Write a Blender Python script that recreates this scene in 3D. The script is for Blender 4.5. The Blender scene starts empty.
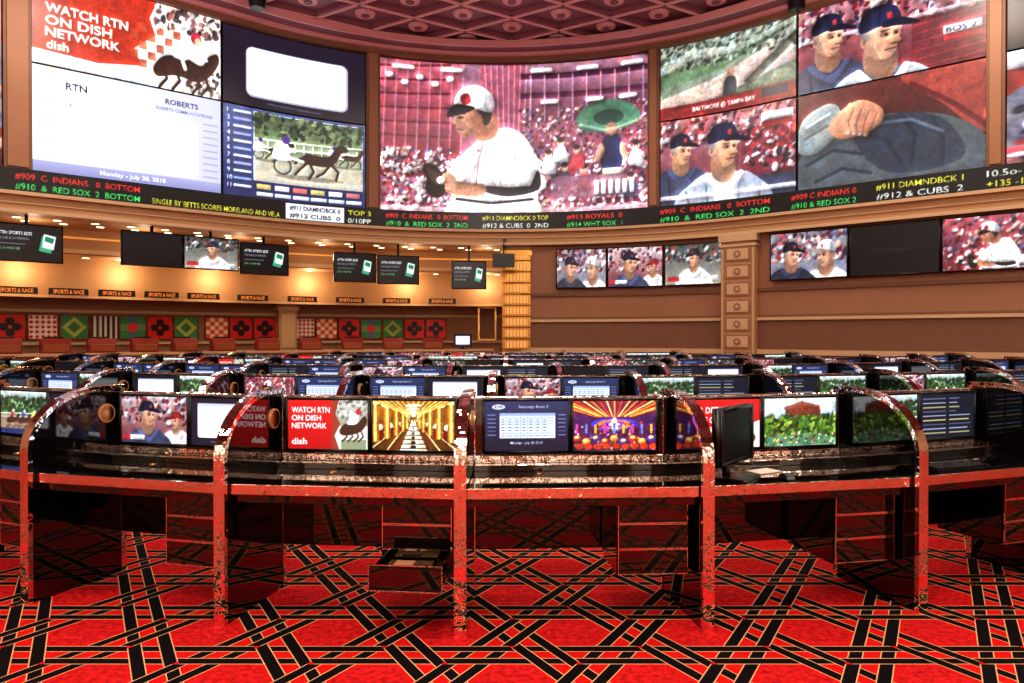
import bpy, math, random
import numpy as np
from mathutils import Vector, Matrix
random.seed(7); rng=np.random.RandomState(5)
scene=bpy.context.scene
scene.view_settings.view_transform='Standard'
try: scene.view_settings.look='Medium High Contrast'
except Exception: pass
COL=scene.collection

# ------------------------------------------------------------ materials
def srgb(c):
    r=[]
    for v in c:
        v=v/255.0
        r.append(v/12.92 if v<=0.04045 else ((v+0.055)/1.055)**2.4)
    return (*r,1.0)
def mat(name,c,rough=.5,metal=0.0,emis=None,es=0.0,noise=0.0,nscale=8.0,bump=0.0,spec=.5,coat=0.0,bdist=.02,detail=4):
    m=bpy.data.materials.new(name); m.use_nodes=True
    nt=m.node_tree; b=nt.nodes['Principled BSDF']
    b.inputs['Base Color'].default_value=srgb(c)
    b.inputs['Roughness'].default_value=rough
    b.inputs['Metallic'].default_value=metal
    b.inputs['Specular IOR Level'].default_value=spec
    b.inputs['Coat Weight'].default_value=coat
    if emis:
        b.inputs['Emission Color'].default_value=srgb(emis); b.inputs['Emission Strength'].default_value=es
    if noise>0 or bump>0:
        tc=nt.nodes.new('ShaderNodeTexCoord'); n=nt.nodes.new('ShaderNodeTexNoise')
        n.inputs['Scale'].default_value=nscale; n.inputs['Detail'].default_value=detail
        nt.links.new(tc.outputs['Object'],n.inputs['Vector'])
        if noise>0:
            mx=nt.nodes.new('ShaderNodeMix'); mx.data_type='RGBA'
            k=1-noise
            s=srgb(c)
            mx.inputs[6].default_value=(s[0]*k,s[1]*k,s[2]*k,1)
            mx.inputs[7].default_value=(min(1,s[0]*(1+noise)),min(1,s[1]*(1+noise)),min(1,s[2]*(1+noise)),1)
            nt.links.new(n.outputs['Fac'],mx.inputs[0]); nt.links.new(mx.outputs[2],b.inputs['Base Color'])
        if bump>0:
            bp=nt.nodes.new('ShaderNodeBump'); bp.inputs['Strength'].default_value=bump; bp.inputs['Distance'].default_value=bdist
            nt.links.new(n.outputs['Fac'],bp.inputs['Height']); nt.links.new(bp.outputs['Normal'],b.inputs['Normal'])
    return m
M_black=mat('black_lacquer',(12,9,9),.05,coat=.6,noise=.3,nscale=5,spec=.9)
M_granite=mat('black_granite',(20,16,16),.04,noise=.5,nscale=60,coat=.9,spec=.9)
M_drawer=mat('dark_lacquer_drawer',(20,11,10),.06,noise=.4,nscale=9,coat=.8,spec=.8)
M_rose=mat('polished_mirror_metal',(248,236,230),.03,metal=1.0,bump=.55,nscale=16,bdist=.010,detail=1.5)
M_brass=mat('brass',(215,170,100),.25,metal=1.0)
M_plastic=mat('black_plastic',(14,14,15),.35)
M_wood=mat('speaker_maple',(180,130,100),.4,noise=.2,nscale=20)
M_beige=mat('beige_plaster',(184,142,102),.6,noise=.06,nscale=3)
M_tan=mat('tan_wallcovering',(158,114,86),.6,noise=.10,nscale=2,bump=.05)
M_tan2=mat('tan_wallcovering_dark',(126,88,66),.6,noise=.10,nscale=2)
M_cream=mat('cream_moulding',(206,174,138),.45)
M_ivory=mat('ivory_marble',(240,226,206),.3,noise=.12,nscale=3)
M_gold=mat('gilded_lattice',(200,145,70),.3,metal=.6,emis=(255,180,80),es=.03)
M_ceil=mat('mauve_coffer',(124,74,84),.5,noise=.1,nscale=3)
M_ceil2=mat('coffer_beam_rose',(208,144,142),.4)
M_counter=mat('counter_walnut',(150,84,48),.3,noise=.2,nscale=6)
M_maroon=mat('maroon_leather',(130,32,30),.45)
M_lamp=mat('downlight_glow',(255,230,190),.5,emis=(255,222,170),es=7.0)
M_glow=mat('warm_cove_glow',(240,190,120),.5,emis=(255,180,95),es=.3)
M_dark=mat('display_housing',(16,15,18),.4)
M_paper=mat('paper_form',(225,215,200),.8)
for m_ in (M_lamp,M_glow,M_gold): m_.cycles.emission_sampling='NONE'

def screen_mat(name,st):
    m=bpy.data.materials.new(name); m.use_nodes=True; nt=m.node_tree
    b=nt.nodes['Principled BSDF']; b.inputs['Base Color'].default_value=(.01,.01,.01,1); b.inputs['Roughness'].default_value=.3
    a=nt.nodes.new('ShaderNodeAttribute'); a.attribute_name='scr'
    nt.links.new(a.outputs['Color'],b.inputs['Emission Color']); b.inputs['Emission Strength'].default_value=st
    m.cycles.emission_sampling='NONE'
    return m
M_scr=screen_mat('monitor_pixels',1.3); M_led=screen_mat('led_wall_pixels',1.5)
def attr_mat():
    m=bpy.data.materials.new('art_tile'); m.use_nodes=True; nt=m.node_tree
    b=nt.nodes['Principled BSDF']; a=nt.nodes.new('ShaderNodeAttribute'); a.attribute_name='scr'
    nt.links.new(a.outputs['Color'],b.inputs['Base Color']); b.inputs['Roughness'].default_value=.4
    return m
M_art=attr_mat()

# ------------------------------------------------------------ mesh helpers
class MB:
    def __init__(s): s.v=[]; s.f=[]; s.m=[]; s.mats=[]
    def mi(s,m):
        if m not in s.mats: s.mats.append(m)
        return s.mats.index(m)
    def box(s,x0,x1,y0,y1,z0,z1,m):
        i=len(s.v); k=s.mi(m)
        s.v+=[(x0,y0,z0),(x1,y0,z0),(x1,y1,z0),(x0,y1,z0),(x0,y0,z1),(x1,y0,z1),(x1,y1,z1),(x0,y1,z1)]
        for f in ((0,3,2,1),(4,5,6,7),(0,1,5,4),(1,2,6,5),(2,3,7,6),(3,0,4,7)):
            s.f.append(tuple(i+a for a in f)); s.m.append(k)
    def trap(s,a0,a1,y0,y1,z0,z1,m):   # half widths a0 at y0, a1 at y1
        i=len(s.v); k=s.mi(m)
        s.v+=[(-a0,y0,z0),(a0,y0,z0),(a1,y1,z0),(-a1,y1,z0),(-a0,y0,z1),(a0,y0,z1),(a1,y1,z1),(-a1,y1,z1)]
        for f in ((0,3,2,1),(4,5,6,7),(0,1,5,4),(1,2,6,5),(2,3,7,6),(3,0,4,7)):
            s.f.append(tuple(i+a for a in f)); s.m.append(k)
    def prism(s,prof,x0,x1,m):  # profile in (y,z) extruded in x
        i=len(s.v); n=len(prof); k=s.mi(m)
        s.v+=[(x0,p[0],p[1]) for p in prof]+[(x1,p[0],p[1]) for p in prof]
        s.f.append(tuple(i+a for a in range(n))); s.m.append(k)
        s.f.append(tuple(i+n+a for a in reversed(range(n)))); s.m.append(k)
        for a in range(n):
            b=(a+1)%n; s.f.append((i+a,i+n+a,i+n+b,i+b)); s.m.append(k)
    def cyl(s,c,axis,r,h,m,n=24,r2=None):
        i=len(s.v); k=s.mi(m); r2=r if r2 is None else r2
        for j,(rr,hh) in enumerate(((r,0),(r2,h))):
            for a in range(n):
                t=2*math.pi*a/n; p=[rr*math.cos(t),rr*math.sin(t)]
                q={'z':(p[0],p[1],hh),'x':(hh,p[0],p[1]),'y':(p[0],hh,p[1])}[axis]
                s.v.append((c[0]+q[0],c[1]+q[1],c[2]+q[2]))
        s.f.append(tuple(i+a for a in range(n))); s.m.append(k)
        s.f.append(tuple(i+n+a for a in reversed(range(n)))); s.m.append(k)
        for a in range(n):
            b=(a+1)%n; s.f.append((i+a,i+b,i+n+b,i+n+a)); s.m.append(k)
    def mesh(s,name):
        me=bpy.data.meshes.new(name); me.from_pydata(s.v,[],s.f)
        for m in s.mats: me.materials.append(m)
        me.polygons.foreach_set('material_index',s.m); me.update()
        import bmesh
        bm=bmesh.new(); bm.from_mesh(me); bmesh.ops.recalc_face_normals(bm,faces=bm.faces); bm.to_mesh(me); bm.free()
        return me
def obj(name,me,loc=(0,0,0),rz=0,parent=None,rx=0,ry=0):
    o=bpy.data.objects.new(name,me); COL.objects.link(o); o.location=loc; o.rotation_euler=(rx,ry,rz)
    if parent: o.parent=parent
    return o
def bev(o,w=.004,seg=2):
    b=o.modifiers.new('bevel','BEVEL'); b.width=w; b.segments=seg; b.limit_method='ANGLE'; b.harden_normals=False
    return o

# ------------------------------------------------------------ canvas (flat screen pictures)
def lin(a):
    a=np.clip(a/255.0,0,1)
    return np.where(a<=.04045,a/12.92,((a+.055)/1.055)**2.4)
def gblur(a,s):
    if a.ndim==3: return np.stack([gblur(a[...,i],s) for i in range(a.shape[2])],-1)
    p=int(3*s)+1; b=np.pad(a,p,mode='edge'); H,W=b.shape
    fy=np.fft.fftfreq(H)[:,None]; fx=np.fft.rfftfreq(W)[None,:]
    g=np.exp(-2*(math.pi*s)**2*(fy*fy+fx*fx))
    return np.fft.irfft2(np.fft.rfft2(b)*g,s=(H,W))[p:-p,p:-p]
_fc={}
def glyphs(sx,bold):
    key=(sx,bold)
    if key in _fc: return _fc[key]
    cu=bpy.data.curves.new('t','FONT'); cu.body=sx; cu.offset=.022 if bold else .004; cu.resolution_u=3
    ob=bpy.data.objects.new('t',cu); me=bpy.data.meshes.new_from_object(ob)
    me.calc_loop_triangles()
    V=np.array([v.co[:2] for v in me.vertices]); T=np.array([t.vertices[:] for t in me.loop_triangles])
    bpy.data.objects.remove(ob); bpy.data.curves.remove(cu); bpy.data.meshes.remove(me)
    x0=V[:,0].min(); x1=V[:,0].max(); V[:,0]-=x0
    _fc[key]=(V,T,x1-x0); return _fc[key]
def cat(pts,n=6):
    P=np.array(pts,float); N=len(P); out=[]
    for i in range(N):
        a,b,c,d=P[i-1],P[i],P[(i+1)%N],P[(i+2)%N]
        for k in range(n):
            t=k/n; out.append(.5*((2*b)+(-a+c)*t+(2*a-5*b+4*c-d)*t*t+(-a+3*b-3*c+d)*t**3))
    return out
class Cv:
    def __init__(s,w,h,res,bg):
        s.w=w; s.h=h; s.k=res*2; s.W=int(round(w*res)); s.H=int(round(h*res))
        s.a=np.zeros((s.H*2,s.W*2,3),np.float32); s.a[:]=bg
    def _bb(s,x0,y0,x1,y1):
        k=s.k; X0=max(0,int(math.floor(x0*k))); Y0=max(0,int(math.floor(y0*k)))
        X1=min(s.W*2,int(math.ceil(x1*k))+1); Y1=min(s.H*2,int(math.ceil(y1*k))+1)
        if X1<=X0 or Y1<=Y0: return None
        yy,xx=np.mgrid[Y0:Y1,X0:X1]
        return (slice(Y0,Y1),slice(X0,X1)),(xx+.5)/k,(yy+.5)/k
    def _put(s,sl,mask,c,a):
        r=s.a[sl]; m=(mask*a)[...,None]; r[:]=r*(1-m)+np.array(c,np.float32)*m
    def rect(s,x0,y0,x1,y1,c,a=1.0):
        q=s._bb(x0,y0,x1,y1)
        if q: sl,x,y=q; s._put(sl,((x>=x0)&(x<=x1)&(y>=y0)&(y<=y1)).astype(np.float32),c,a)
        return s
    def rr(s,x0,y0,x1,y1,r,c,a=1.0):
        q=s._bb(x0,y0,x1,y1)
        if q:
            sl,x,y=q; dx=np.maximum(np.abs(x-(x0+x1)/2)-(x1-x0)/2+r,0); dy=np.maximum(np.abs(y-(y0+y1)/2)-(y1-y0)/2+r,0)
            s._put(sl,((dx*dx+dy*dy)<=r*r).astype(np.float32),c,a)
        return s
    def ell(s,cx,cy,rx,ry,c,rot=0,a=1.0,soft=0):
        R=max(rx,ry)*(1+soft); q=s._bb(cx-R,cy-R,cx+R,cy+R)
        if q:
            sl,x,y=q; t=math.radians(rot); X=(x-cx)*math.cos(t)+(y-cy)*math.sin(t); Y=-(x-cx)*math.sin(t)+(y-cy)*math.cos(t)
            d=np.sqrt((X/rx)**2+(Y/ry)**2)
            m=(d<=1).astype(np.float32) if soft==0 else np.clip((1+soft-d)/(2*soft),0,1)
            s._put(sl,m,c,a)
        return s
    def poly(s,pts,c,smooth=False,a=1.0):
        P=cat(pts) if smooth else pts; P=np.array(P,float)
        q=s._bb(P[:,0].min(),P[:,1].min(),P[:,0].max(),P[:,1].max())
        if q:
            sl,x,y=q; ins=np.zeros(x.shape,bool)
            for i in range(len(P)):
                xa,ya=P[i-1]; xb,yb=P[i]
                if ya==yb: continue
                cnd=((ya>y)!=(yb>y))&(x<(xb-xa)*(y-ya)/(yb-ya)+xa); ins^=cnd
            s._put(sl,ins.astype(np.float32),c,a)
        return s
    def line(s,pts,w,c,a=1.0):
        for (xa,ya),(xb,yb) in zip(pts[:-1],pts[1:]):
            q=s._bb(min(xa,xb)-w,min(ya,yb)-w,max(xa,xb)+w,max(ya,yb)+w)
            if not q: continue
            sl,x,y=q; dx,dy=xb-xa,yb-ya; L=dx*dx+dy*dy+1e-9; t=np.clip(((x-xa)*dx+(y-ya)*dy)/L,0,1)
            d=np.hypot(x-xa-t*dx,y-ya-t*dy); s._put(sl,(d<=w/2).astype(np.float32),c,a)
        return s
    def grad(s,x0,y0,x1,y1,c0,c1,hor=False,a=1.0):
        q=s._bb(x0,y0,x1,y1)
        if q:
            sl,x,y=q; t=((x-x0)/(x1-x0) if hor else (y-y0)/(y1-y0)).clip(0,1)[...,None]
            r=s.a[sl]; r[:]=r*(1-a)+(np.array(c0)*(1-t)+np.array(c1)*t)*a
        return s
    def crowd(s,x0,y0,x1,y1,n,pal,r0,r1,a=.9):
        for i in range(n):
            cc=np.array(pal[rng.randint(len(pal))])*rng.uniform(.6,1.1)
            s.ell(rng.uniform(x0,x1),rng.uniform(y0,y1),rng.uniform(r0,r1)*.8,rng.uniform(r0,r1)*1.2,np.clip(cc,0,255),rng.uniform(0,90),a)
        return s
    def text(s,t,x,y,h,c,w=None,bold=False,slant=0):   # x left, y baseline, h cap height
        V,T,tw=glyphs(t,bold); sy=h/.70; sx=sy if w is None else w/tw
        P=np.stack([x+V[:,0]*sx,y-V[:,1]*sy+slant*V[:,0]*sx],1)
        for tr in T: s.poly([tuple(P[j]) for j in tr],c)
        return s
    def photo(s,r=3.0,em=1.0,nz=.16,con=1.08,soft=.35,sat=.80):
        """broadcast-footage finish: relief modelling of shapes, grain, softness, contrast"""
        k=s.k; a=s.a.astype(np.float64); L=a.mean(2)
        for rr_,w in ((r,1.0),(r*.4,.5)):
            B=gblur(L,rr_*k); d=max(1,int(rr_*k*.7))
            E=np.roll(np.roll(B,-d,0),-d,1)-np.roll(np.roll(B,d,0),d,1)
            E[:d*2]*=.3; E[-d*2:]*=.3; E[:,:d*2]*=.3; E[:,-d*2:]*=.3
            a=a*(1+em*w*np.clip(E/150,-.4,.35))[...,None]
        H,W=L.shape
        for sc,w in ((1.1,.9),(3,.9),(9,1.0)):
            n=gblur(rng.randn(H,W),sc*k*.35); n/=n.std()+1e-6; a*=(1+nz*w*.33*n)[...,None]
        n=gblur(rng.randn(H,W),6*k*.4); n/=n.std(); a[...,0]*=1+.035*n; a[...,2]*=1-.035*n
        g=a.mean(2,keepdims=True); a=g+(a-g)*sat
        a=(a-110)*con+116; a=gblur(a,soft*k); s.a=np.clip(a,0,255).astype(np.float32); return s
    def out(s):
        a=s.a.reshape(s.H,2,s.W,2,3).mean((1,3)); return lin(a)
def manager(c,x,y,s,d=1,cap=(24,34,72),shirt=(120,128,150),jac=(40,46,70),skin=(196,136,106)):
    p=lambda L:[(x+d*a*s,y+b*s) for a,b in L]
    dk=lambda cc,k:tuple(int(v*k) for v in cc)
    c.poly(p([(-3.6,6),(-3.3,3.4),(-2.4,2.3),(-.8,1.5),(.7,1.6),(2.3,2.3),(3.2,3.5),(3.5,6)]),shirt,True)
    c.poly(p([(-3.7,6),(-3.4,3.3),(-2.4,2.2),(-1.1,1.6),(-.6,3.2),(-.9,6)]),jac,True)
    c.poly(p([(3.7,6),(3.3,3.4),(2.4,2.3),(1.2,1.7),(.9,3.3),(1.2,6)]),jac,True)
    for L in ([(-2.6,2.6),(-2.2,4.2),(-2.3,6)],[(2.5,2.8),(2.2,4.3),(2.4,6)],[(-1.2,2.4),(-1.0,4.4)]): c.line(p(L),.16*s,dk(jac,.6),.8)
    c.poly(p([(-1.1,1.5),(-.5,2.1),(.1,2.5),(.7,2.1),(1.1,1.6),(1.3,1.9),(.2,3.0),(-1.3,1.9)]),dk(jac,1.4),True)
    c.poly(p([(-.75,.4),(-.8,1.7),(0,2.3),(.75,1.8),(.6,.5)]),dk(skin,.72),True)
    c.poly(p([(-.9,-.5),(-.85,.4),(-.5,1.0),(.15,1.25),(.62,1.0),(.82,.3),(.85,-.5)]),skin,True)
    c.poly(p([(-.9,-.5),(-.85,.4),(-.5,1.0),(-.1,1.2),(-.35,.5),(-.4,-.4)]),dk(skin,.78),True,.8)
    c.ell(x-d*.85*s,y+.15*s,.18*s,.3*s,dk(skin,.85)); c.ell(x-d*.83*s,y+.15*s,.08*s,.16*s,dk(skin,.6))
    c.poly(p([(-1.0,-.1),(-.95,-.6),(-.6,-.5),(-.65,.1),(-.85,.0)]),(110,100,95),True)
    c.poly(p([(.5,-.1),(.95,.36),(.72,.5),(.48,.45)]),dk(skin,1.12),True); c.line(p([(.5,.5),(.8,.52)]),.09*s,dk(skin,.55))
    c.ell(x+d*.2*s,y-.02*s,.26*s,.17*s,dk(skin,.7)); c.ell(x+d*.7*s,y-.02*s,.16*s,.15*s,dk(skin,.7))
    c.ell(x+d*.24*s,y-.01*s,.1*s,.08*s,(35,25,25)); c.ell(x+d*.7*s,y-.01*s,.07*s,.08*s,(35,25,25))
    c.line(p([(.0,-.22),(.42,-.24)]),.09*s,(85,65,55))
    c.line(p([(.2,.78),(.66,.76)]),.09*s,(120,58,54)); c.line(p([(.3,.92),(.58,.9)]),.06*s,dk(skin,.75))
    c.poly(p([(-1.02,-.35),(-1.05,-.95),(-.6,-1.5),(.1,-1.6),(.7,-1.35),(.95,-.75),(.95,-.4),(0,-.5)]),cap,True)
    c.line(p([(0,-1.58),(-.1,-1.0),(-.1,-.5)]),.05*s,dk(cap,.6)); c.poly(p([(-1.0,-.4),(-1.03,-1.0),(-.6,-1.48),(-.5,-.5)]),dk(cap,.65),True,.8)
    c.poly(p([(.1,-.62),(.95,-.72),(1.75,-.35),(1.6,-.22),(.7,-.35),(.1,-.4)]),dk(cap,.6),True)
    c.poly(p([(.25,-1.1),(.5,-1.15),(.55,-.8),(.3,-.78)]),(190,40,45))
def pitcher(c,ox=0,oy=0,k=1.0):
    p=lambda L:[(ox+a*k,oy+b*k) for a,b in L]
    W=(250,246,248); SH=(178,164,180); BK=(28,22,30); SK=(170,106,80)
    c.poly(p([(72,160),(74,128),(80,104),(92,84),(108,72),(124,66),(140,72),(152,88),(158,106),(157,130),(150,160)]),W,True)
    c.poly(p([(120,72),(136,80),(150,100),(152,128),(144,118),(134,96)]),SH,True,.6)
    c.poly(p([(84,112),(92,98),(98,104),(88,130),(82,140)]),SH,True,.6)
    for L in ([(110,80),(118,96),(120,124)],[(140,82),(138,104),(128,122)],[(100,108),(112,122),(118,134)],[(126,74),(132,92)]): c.line(p(L),2.4*k,SH,.55)
    c.line(p([(104,76),(98,100),(95,130),(96,158)]),1.4*k,(190,60,70))
    c.line(p([(90,92),(94,95),(98,90)]),3*k,(190,40,60),.7)
    # neck & head
    c.poly(p([(92,52),(90,68),(98,80),(114,76),(118,60),(110,50)]),(140,82,62),True)
    c.poly(p([(75,46),(74,54),(71,61),(75,64),(76,70),(82,76),(91,74),(102,64),(104,46),(90,40)]),SK,True)
    c.poly(p([(88,50),(104,50),(102,64),(91,74),(84,75),(92,64)]),(136,80,60),True,.8)
    c.ell(ox+80*k,oy+56*k,3*k,1.8*k,(120,70,54)); c.line(p([(78,56),(82,56)]),1.2*k,(40,24,24)); c.line(p([(77,52.5),(84,52)]),1.1*k,(60,36,32))
    c.line(p([(76,68),(82,69)]),1.3*k,(110,50,45))
    c.ell(ox+99*k,oy+58*k,2.6*k,4.4*k,(150,90,68)); c.poly(p([(96,46),(110,46),(110,58),(104,64),(101,54)]),(45,30,30),True)
    c.poly(p([(74,46),(76,32),(84,24),(96,22),(108,28),(113,40),(110,50),(92,46)]),(246,242,242),True)
    c.poly(p([(100,24),(110,30),(114,42),(111,50),(104,46),(104,32)]),(190,180,192),True)
    c.poly(p([(66,56),(70,46),(78,42),(94,45),(88,50),(76,54)]),BK,True)
    c.poly(p([(80,34),(88,31),(90,40),(82,42)]),(190,30,50),True)
    # throwing arm (right side) with dark undershirt
    c.poly(p([(128,76),(146,82),(158,100),(160,116),(150,126),(134,126),(124,110)]),W,True)
    c.poly(p([(150,126),(156,112),(160,116),(160,128),(152,134),(128,138),(106,134),(104,127),(128,128),(144,127)]),(34,26,36),True)
    c.poly(p([(134,94),(142,104),(142,118),(134,110)]),SH,True,.6)
    # glove arm
    c.poly(p([(92,86),(84,92),(70,108),(62,122),(70,130),(80,124),(92,110),(98,96)]),W,True)
    c.line(p([(90,96),(78,112),(72,124)]),3*k,SH,.6)
    c.poly(p([(64,118),(56,122),(56,132),(66,134),(72,128)]),SK,True)
    # glove (left) and hands gripping ball
    c.poly(p([(42,112),(46,105),(52,106),(58,110),(62,116),(66,126),(62,138),(52,140),(45,132),(46,122)]),(32,22,24),True)
    for i in range(4): c.line(p([(47+3.4*i,110+1.5*i),(52+3*i,124+i)]),.9*k,(96,66,54))
    c.poly(p([(104,126),(90,124),(76,122),(68,118),(64,122),(66,132),(76,138),(92,138),(104,136)]),SK,True)
    for i in range(4):
        c.line(p([(62+1.2*i,118+4*i),(68,118+4*i),(74,122+3.4*i)]),3.1*k,(188+3*i,124,96)); c.line(p([(63+1.2*i,120+4*i),(73,124+3.4*i)]),.5*k,(110,64,50))
    c.line(p([(74,120),(68,115),(63,117)]),3*k,(180,118,92))
    c.ell(ox+60*k,oy+122*k,4*k,4*k,(250,248,244)); c.line(p([(58,119),(60,125)]),.8*k,(200,40,40))
    # belt & trousers
    c.poly(p([(76,138),(110,142),(152,138),(154,162),(70,162)]),(238,232,236),True)
    c.line(p([(76,141),(110,145),(152,141)]),3*k,(40,30,40))
    c.line(p([(110,146),(108,160)]),1.2*k,SH); c.line(p([(90,146),(86,160)]),1.6*k,SH,.7); c.line(p([(132,146),(136,160)]),1.6*k,SH,.7)
PALC=[(230,200,205),(170,100,112),(100,36,56),(245,240,245),(50,36,60),(190,54,64),(90,80,120),(215,160,135),(120,24,38)]

def cv_center():
    c=Cv(267,156,1.5,(140,66,90))
    c.grad(0,0,267,60,(156,100,122),(96,44,68))
    c.grad(0,0,80,120,(180,80,98),(100,16,36),False)
    for i in range(7): c.line([(0,8+i*14),(70,2+i*15)],2.2,(80,18,34),.8)
    for i in range(8): c.line([(6+i*11,0),(2+i*11,110)],1.6,(230,150,165),.45)
    c.rect(100,0,145,75,(150,60,84),.7)
    for i in range(9): c.line([(104+6*i,0),(108+5*i,70)],1.3,(220,150,170),.6)
    c.rect(140,10,267,16,(70,28,52)); c.rect(140,30,267,36,(80,32,56))
    for x in (12,60,150,196,240): c.rr(x,5,x+22,9,2,(255,250,255))
    for x in (160,205,238): c.rr(x,38,x+18,42,2,(255,245,250))
    for i in range(9): c.line([(150+i*14,12),(150+i*14,60)],1.6,(210,150,180),.7)
    c.crowd(140,46,267,110,620,PALC,.8,2.4)
    c.crowd(0,90,84,156,520,PALC+[(245,232,238)]*5,.9,3.0)
    c.crowd(150,100,267,156,520,PALC+[(245,232,238)]*5,.9,3.0)
    for i in range(5): c.rr(6+i*15,14+6*(i%2),13+i*15,19+6*(i%2),2,(250,240,245))
    # green foam hat
    c.poly([(196,60),(204,48),(222,42),(242,44),(256,54),(258,64),(244,72),(212,74),(200,70)],(60,110,86),True)
    c.ell(228,60,15,8,(28,60,52)); c.line([(200,66),(228,74),(256,66)],3,(120,160,130))
    # spectators
    c.poly([(222,84),(226,78),(236,78),(241,86),(242,104),(236,118),(224,118),(219,100)],(34,40,82),True)
    c.ell(231,73,5,6,(200,140,115)); c.poly([(225,70),(231,65),(237,70)],(120,80,60),True)
    c.poly([(220,86),(214,100),(218,104),(224,94)],(200,140,115),True); c.poly([(241,86),(247,100),(243,104),(239,94)],(200,140,115),True); c.rect(222,112,240,124,(200,190,170))
    for (x,y,cc) in ((168,96,(235,225,235)),(184,110,(70,60,90)),(255,92,(230,220,230)),(204,112,(220,90,90)),(180,84,(240,230,235)),(158,112,(240,235,240)),(250,124,(90,80,120)),(196,92,(200,60,70))):
        c.poly([(x-7,y+18),(x-6,y+7),(x-2,y+3),(x+2,y+3),(x+6,y+7),(x+7,y+18)],cc,True); c.ell(x,y-1,3.4,4.4,(205,150,125)); c.ell(x,y-4,3.8,2.6,(60,40,40)); c.ell(x-1.3,y-1,.6,.6,(40,30,30)); c.ell(x+1.3,y-1,.6,.6,(40,30,30))
    c.rect(172,118,246,140,(120,76,96),.8)
    for i in range(6): c.rect(214+i*7,124,218+i*7,138,(250,245,250)) 
    for i in range(5): c.rect(216+i*9,142,222+i*9,148,(80,30,50))
    c.rect(0,150,267,156,(215,170,180),.6)
    pitcher(c)
    return c.photo(3.0,.9,.15)
def cv_ad_top():
    c=Cv(190,80,1.6,(232,226,224))
    c.poly([(0,0),(122,0),(112,20),(118,34),(96,50),(104,64),(60,70),(0,68)],(172,48,30)); c.grad(0,0,60,66,(150,36,24),(186,60,40),True,.5)
    for i in range(6):
        for j in range(5):
            if (i+j)%2: c.rect(92+9*i,26+8*j,100+9*i,33+8*j,(168,70,44),.85)
    for i,t in enumerate(('WATCH RTN','ON DISH','NETWORK')): c.text(t,12,36+i*10,7.4,(255,250,245),[78,62,70][i],True)
    c.text('dish',13,66,7,(255,250,245),20,True)
    c.crowd(118,0,188,26,120,[(255,250,245),(210,190,190),(150,90,80),(90,70,70),(60,50,50)],1.5,4)
    c.crowd(150,56,188,78,60,[(110,80,70),(60,50,50),(190,190,190)],1.5,3)
    # jockey on horse
    c.poly([(116,62),(128,50),(150,48),(168,52),(176,42),(186,38),(188,46),(178,60),(164,68),(140,66),(120,70)],(60,36,30),True)
    c.poly([(136,48),(146,34),(158,32),(162,42),(150,50)],(235,235,250),True); c.ell(162,28,6,6,(180,40,60)); c.ell(164,31,3.4,4,(200,150,120))
    c.line([(156,38),(166,46),(174,46)],3,(235,235,250)); c.line([(146,48),(150,58)],4,(235,235,235))
    for x in (126,140,162,172): c.line([(x,62),(x+4,70),(x-4,79)],3,(50,30,26))
    return c.photo(2.2,.5,.12,1.1,.25,.9)
def cv_table():
    c=Cv(190,86,1.6,(214,215,232))
    c.grad(0,0,190,86,(226,228,242),(176,178,210),True); c.grad(0,76,190,86,(150,152,190),(120,122,170))
    c.ell(40,13,15,5.5,(245,247,255)); c.ell(40,13,15,5.5,(40,50,90),0,.25); c.ell(40,13,14,4.8,(245,247,255)); c.text('RTN',30,16,5.5,(20,24,60),20,True)
    c.text('ROBERTS',128,12,4.4,(40,50,90),36,True); c.text('ROBERTS COMMUNICATIONS',118,18,2.6,(70,80,120),62); c.text('HOME',34,30,3.5,(60,60,110),14)
    c.rr(36,24,164,74,5,(255,255,255)); c.rr(30,34,160,70,4,(255,255,255))
    for i in range(6): c.line([(42,36+i*6),(46+rng.randint(50,96),36+i*6)],.6,(205,208,226))
    for i in range(9): c.line([(5,24+i*6),(20,24+i*6)],1.2,(176,180,210)); c.line([(170,24+i*6),(186,24+i*6)],1.2,(140,144,186))
    c.text('Monday - July 30, 2018',62,82,3.6,(250,250,255),66)
    return c
def cv_white():
    c=Cv(142,76,1.5,(24,18,34)); c.grad(0,0,142,76,(34,26,44),(18,14,28))
    c.rr(22,16,124,66,7,(150,150,176)); c.rr(23,17,122,64,6,(254,254,255))
    for i in range(3): c.line([(30,46+i*6),(70+i*10,46+i*6)],.5,(225,227,238))
    c.line([(44,70),(96,71)],1.2,(70,70,100))
    return c
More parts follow.
